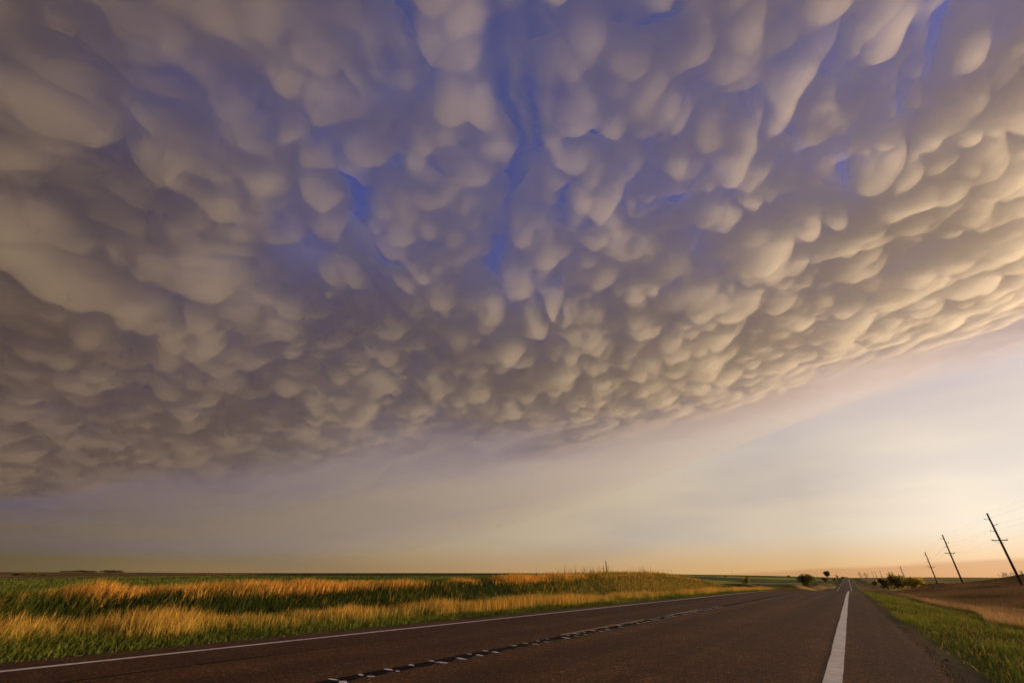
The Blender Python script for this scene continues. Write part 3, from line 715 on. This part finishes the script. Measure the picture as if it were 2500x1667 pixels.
wire(0, POLE_H + .02, 0, .5, .003, 'topmost thin wire strung over the tips of the utility poles')
for (s, z), lab in zip(ARMS, ('wire on the uppermost standoff arms of the utility poles', 'wire on the second standoff arms, on the field side of the poles', 'wire on the lowest of the three standoff arms of the poles')):
    wire(s * .60, z + .2, 0, .7, .0045, lab)
for s, lab in ((-1, 'wire on the road end of the crossarms of the poles'), (1, 'wire on the field end of the crossarms of the poles')):
    wire(s * .95, 7.37, .17, .8, .004, lab)

# a line of far poles across the left skyline
def far_pole_mesh():
    V, F = tube([(0, 0, -1), (0, 0, 11)], [.22, .16], 6); return V, F
fp = empty('distant_pole', (0, 0, 0), 'thin wooden pole on the far skyline across the fields', 'utility pole', 'poles far across the fields')
link('pole', solid('pole', far_pole_mesh(), WOOD), fp); link('crossarm', solid('crossarm', box((0, .2, 10.2), (2.4, .16, .18)), WOOD, False), fp)
for i, (azd, dist) in enumerate(((-39.8, 1240), (-34.7, 1230), (-29.05, 1180), (-16.3, 1160), (-10.2, 1300), (-2.56, 1420))):
    o = fp if i == 0 else copy_tree(fp)
    x, y = dist * math.sin(R(azd)), dist * math.cos(R(azd))
    o.location = (x, y, float(land(np.array([x]), np.array([y]))[0])); o.rotation_euler = (0, R(1.0 * math.sin(i * 5)), R(40))

# ------------------------------------------------------------------ trees and shrubs
BARK = plain('bark', (.055, .040, .028), .9, .4, 4.0)
def leaf_mat(name, a, b):
    m = bpy.data.materials.new(name); m.use_nodes = True
    T = NT(m.node_tree); T.t.nodes.clear(); out = T.n('ShaderNodeOutputMaterial')
    p = T.n('ShaderNodeTexCoord').outputs['Object']
    c = T.mix(T.step(T.noise(p, .9, 4.0, .6), .3, .7), a, b)
    d = T.n('ShaderNodeBsdfDiffuse'); tr = T.n('ShaderNodeBsdfTranslucent'); mx = T.n('ShaderNodeMixShader'); mx.inputs[0].default_value = .48
    T.put(d.inputs[0], c); T.put(tr.inputs[0], c); T.put(mx.inputs[1], d.outputs[0]); T.put(mx.inputs[2], tr.outputs[0]); T.put(out.inputs[0], mx.outputs[0])
    return m
LEAF = {'dark': leaf_mat('dark_leaves', (.09, .095, .026), (.18, .17, .042)), 'olive': leaf_mat('olive_leaves', (.22, .21, .045), (.36, .30, .065)),
        'yellow': leaf_mat('yellow_green_leaves', (.36, .30, .055), (.55, .42, .085)), 'brown': leaf_mat('brown_leaves', (.28, .18, .08), (.40, .26, .11))}
def tree(name, label, cat, x, y, h, w, bare, leaf, n, ls, seed, lobes=7, group=None, sink=.1):
    g = np.random.default_rng(seed)
    root = empty(name, (x, y, float(land(np.array([x]), np.array([y]))[0]) - sink), label, cat, group)
    zc = bare + (h - bare) * .5
    B = []
    for i in range(lobes):
        a = g.uniform(0, 6.28); q = math.sqrt(g.random()) * .62
        zz = bare + (h - bare) * g.uniform(.16, .76)
        sc_ = (1 - .5 * abs((zz - zc) / (h - bare) * 1.6)) * g.uniform(.30, .50)
        B.append((math.cos(a) * q * w * .5, math.sin(a) * q * w * .5, zz, w * sc_ * .75, (h - bare) * .5 * g.uniform(.38, .62)))
    parts = [tube([(0, 0, -.3), (.02 * w, 0, max(bare, h * .25)), (0, .02 * w, zc)], [h * .032 + .03, h * .022 + .02, h * .010], 6)]
    for bx_, by_, bz, _, _ in B:
        s0 = max(bare * .8, h * .12)
        parts.append(tube([(0, 0, s0), (bx_ * .5, by_ * .5, (s0 + bz) * .5), (bx_, by_, bz)], [h * .016 + .01, h * .010, h * .004], 5))
    link('trunk', solid('trunk', join(*parts), BARK), root)
    k = g.integers(0, lobes, n); u = g.standard_normal((n, 3)); u /= np.linalg.norm(u, axis=1)[:, None]; rr = g.random(n) ** .3
    Bk = np.array(B)[k]
    P = Bk[:, :3] + u * rr[:, None] * np.stack([Bk[:, 3], Bk[:, 3], Bk[:, 4]], 1) * g.uniform(.85, 1.12, (n, 1))
    ok = (fbm(P[:, 0] * 2.2 / w * 3 + P[:, 2] * .3, P[:, 1] * 2.2 / w * 3 + P[:, 2] * .7, seed + 3) > -.28) & (P[:, 2] > .05); P = P[ok]; n = len(P)
    t1 = g.standard_normal((n, 3)); t1 /= np.linalg.norm(t1, axis=1)[:, None]; t2 = np.cross(t1, g.standard_normal((n, 3))); t2 /= np.linalg.norm(t2, axis=1)[:, None]
    sz = ls * g.uniform(.5, 1.3, (n, 1))
    V = np.stack([P - t1 * sz, P + t2 * sz * .55, P + t1 * sz, P - t2 * sz * .55], 1).reshape(-1, 3)
    link('crown', mesh_np('crown', V, np.arange(4 * n).reshape(-1, 4), LEAF[leaf], smooth=False), root)
    return root
def pol(azd, d): return d * math.sin(R(azd)), d * math.cos(R(azd))
tree('roadside_tree', 'big olive green bushy tree around the utility pole right of the road', 'tree', *pol(3.75, 338), 10.5, 10.5, .6, 'olive', 5000, .42, 1, 11)
tree('roadside_shrub', 'yellow-green rounded shrub against the right flank of the big bushy tree', 'shrub', *pol(4.75, 322), 7.2, 9.0, .2, 'yellow', 3600, .40, 2, 9)
tree('roadside_shrub', 'low yellow-green shrub tapering off beside the rounded yellow-green shrub', 'shrub', *pol(5.55, 312), 4.2, 6.5, .1, 'yellow', 1800, .36, 3, 6)
tree('roadside_shrub', 'dark green shrub left of the big bushy tree near the road', 'shrub', *pol(2.75, 400), 7.0, 8.5, .2, 'dark', 2600, .45, 4, 8)
tree('roadside_shrub', 'small dark shrub between the road and the dark green shrub', 'shrub', *pol(1.95, 520), 4.5, 6.5, .2, 'olive', 1200, .45, 5, 6)
tree('roadside_shrub', 'low brown shrub on the flat past the mound, left of a pole', 'shrub', *pol(6.05, 262), 2.6, 6.5, .1, 'brown', 1700, .28, 6, 7)
tree('roadside_shrub', 'low brown shrub on the flat past the mound, right of a pole', 'shrub', *pol(6.95, 255), 2.4, 7.0, .1, 'brown', 1700, .28, 7, 7)
tree('roadside_shrub', 'dark spreading shrub at the left end of the brown mound', 'shrub', *pol(8.35, 268), 2.8, 11.0, .1, 'dark', 2400, .30, 8, 9)
tree('field_tree', 'dense dark round tree left of the road beside the golden slope', 'tree', *pol(-3.5, 455), 8.4, 13.5, .1, 'dark', 5200, .42, 9, 18)
tree('field_tree', 'dark flat-topped tree on the skyline left of the road', 'tree', *pol(-1.72, 900), 11.5, 13.0, 3.4, 'dark', 2600, .75, 10, 9, sink=-2)
tree('field_shrub', 'dark shrub below the flat-topped skyline tree', 'shrub', *pol(-1.95, 760), 6.0, 8.5, .2, 'dark', 1400, .6, 11, 6)
tree('field_tree', 'tiny lollipop-shaped tree on the skyline nearest the road', 'tree', *pol(-.88, 980), 8.5, 4.4, 5.0, 'olive', 500, .6, 12, 4)
tree('field_shrub', 'low olive shrub between the flat-topped tree and the lollipop tree', 'shrub', *pol(-1.15, 900), 5.0, 6.0, .3, 'olive', 600, .6, 13, 4)
tree('field_shrub', 'small shrub on the skyline just left of where the road ends', 'shrub', *pol(-.38, 1350), 4.5, 9.0, .3, 'olive', 500, .8, 14, 4)
tree('field_tree', 'tiny round tree alone on the skyline of the striped fields', 'tree', *pol(-5.01, 1150), 6.0, 7.0, 2.0, 'dark', 600, .7, 15, 4)
tree('field_tree', 'leafy tree with two crowns standing in the striped green hollow', 'tree', *pol(-9.05, 420), 7.5, 6.5, 1.0, 'olive', 1600, .42, 16, 6, sink=-1)
tree('field_shrub', 'small shrub on the skyline above the striped green fields', 'shrub', *pol(-10.9, 1000), 4.0, 5.0, .3, 'dark', 400, .6, 17, 4)
for i, (azd, d, h, w) in enumerate([(-76.6, 1290, 2.6, 22), (-76.0, 1300, 3.6, 20), (-75.55, 1310, 4.0, 24), (-75.0, 1290, 3.2, 22), (-74.0, 1300, 4.2, 24), (-73.55, 1310, 4.6, 26), (-73.1, 1290, 4.2, 22)]):
    tree('grove_tree', 'dark low tree in the grove on the left skyline', 'tree', *pol(azd, d), h, w, .1, 'dark', 520, 1.2, 40 + i, 9, 'trees of the skyline grove')
for i, (azd, d, h, w) in enumerate([(-79.6, 860, 3.0, 9), (-79.0, 850, 3.6, 10), (-78.4, 870, 3.4, 10), (-77.8, 850, 2.4, 8)]):
    tree('hollow_shrub', 'dark shrub in the clump on the brown slope below the skyline', 'shrub', *pol(azd, d), h, w, .1, 'dark', 380, .8, 60 + i, 5, 'shrubs clumped on the brown slope')

def bare_tree(label, x, y, h, seed):
    g = random.Random(seed); parts = []
    root = empty('bare_tree', (x, y, float(land(np.array([x]), np.array([y]))[0]) - .1), label, 'tree')
    link('trunk', solid('trunk', tube([(0, 0, -.3), (.1, 0, h * .4), (0, .1, h)], [h * .03, h * .022, .03], 6), BARK), root)
    for i in range(26):
        z = h * g.uniform(.25, .95); a = g.uniform(0, 6.28); L = (h - z) * .5 + h * .10; up = g.uniform(.5, 1.1)
        p1 = Vector((math.cos(a) * L * .5, math.sin(a) * L * .5, z + L * .35 * up)); p2 = p1 + Vector((math.cos(a + .4) * L * .4, math.sin(a + .4) * L * .4, L * .4 * up))
        parts.append(tube([(0, 0, z), p1, p2], [.09, .06, .03], 4))
        for j in range(3):
            q = p1.lerp(p2, g.random()); parts.append(tube([q, q + Vector((g.uniform(-1, 1), g.uniform(-1, 1), g.uniform(.2, 1))) * L * .3], [.04, .02], 4))
    link('branches', solid('branches', join(*parts), BARK), root)
bare_tree('leafless grey tree on the right skyline, nearest the road', *pol(.95, 1050), 13, 1)
bare_tree('leafless grey tree between the far utility poles', *pol(1.42, 1000), 12, 2)
for i, azd in enumerate((10.55, 10.85, 11.15, 11.75)):
    x, y = pol(azd, 196 + 3 * i)
    g = random.Random(70 + i); parts = []
    for j in range(9):
        a = g.uniform(0, 6.28); L = g.uniform(.7, 1.5); p = Vector((g.uniform(-.4, .4), g.uniform(-.4, .4), 0)); q = p + Vector((math.cos(a) * .35, math.sin(a) * .35, L))
        parts.append(tube([p - Vector((0, 0, .2)), p.lerp(q, .5) + Vector((.05, 0, 0)), q], [.03, .022, .012], 4))
        for t in (.6, .8, 1.0):
            c = p.lerp(q, t); parts.append(tube([c, c + Vector((g.uniform(-.3, .3), g.uniform(-.3, .3), .16))], [.03, .015], 4))
    root = empty('dry_weed', (x, y, float(land(np.array([x]), np.array([y]))[0])), 'dry branching weed on the crest of the brown mound', 'weed', 'dry weeds on the mound crest')
    link('stems', solid('stems', join(*parts), plain('dry_stem', (.12, .075, .03), .9, .3)), root)

# ------------------------------------------------------------------ small built things
x, y = pol(-23.38, 52.5)
o = empty('fence_post', (x, y, float(land(np.array([x]), np.array([y]))[0])), 'weathered wooden fence post with a cap standing on the crest of the left bank', 'fence post')
link('post', solid('post', tube([(0, 0, -.4), (.01, 0, .6), (0, 0, 1.16)], [.06, .055, .05], 8), WOOD), o)
link('cap', solid('cap', tube([(0, 0, 1.16), (0, 0, 1.20), (0, 0, 1.28)], [.075, .075, .03], 8), STEEL), o)
x, y = pol(-23.75, 53.2)
o = empty('fence_stake', (x, y, float(land(np.array([x]), np.array([y]))[0])), 'short dark stake beside the fence post on the left bank', 'stake')
link('stake', solid('stake', tube([(0, 0, -.3), (.03, 0, .8)], [.05, .04], 6), WOOD), o)
CONC = plain('pale_concrete', (.30, .30, .29), .9, .15)
x, y = pol(-7.45, 345); zb = float(land(np.array([x]), np.array([y]))[0])
o = empty('culvert', (x, y, zb + .2), 'pale grey concrete culvert end low in the green hollow left of the road', 'culvert'); o.rotation_euler = (0, 0, R(12))
link('headwall', solid('headwall', join(box((0, 0, .9), (4.2, .35, 2.3)), box((0, -.05, 2.1), (4.5, .5, .2))), CONC, False), o)
for s in (-1, 1): link('wingwall', solid('wingwall', box((s * 2.45, -.7, .55), (.35, 1.7, 1.5)), CONC, False), o)
link('pipe', solid('pipe', tube([(0, -.30, .75), (0, -.16, .75)], .55, 16), plain('dark_pipe', (.03, .03, .03), .8)), o)
print('done', round(time.time() - T0, 1))
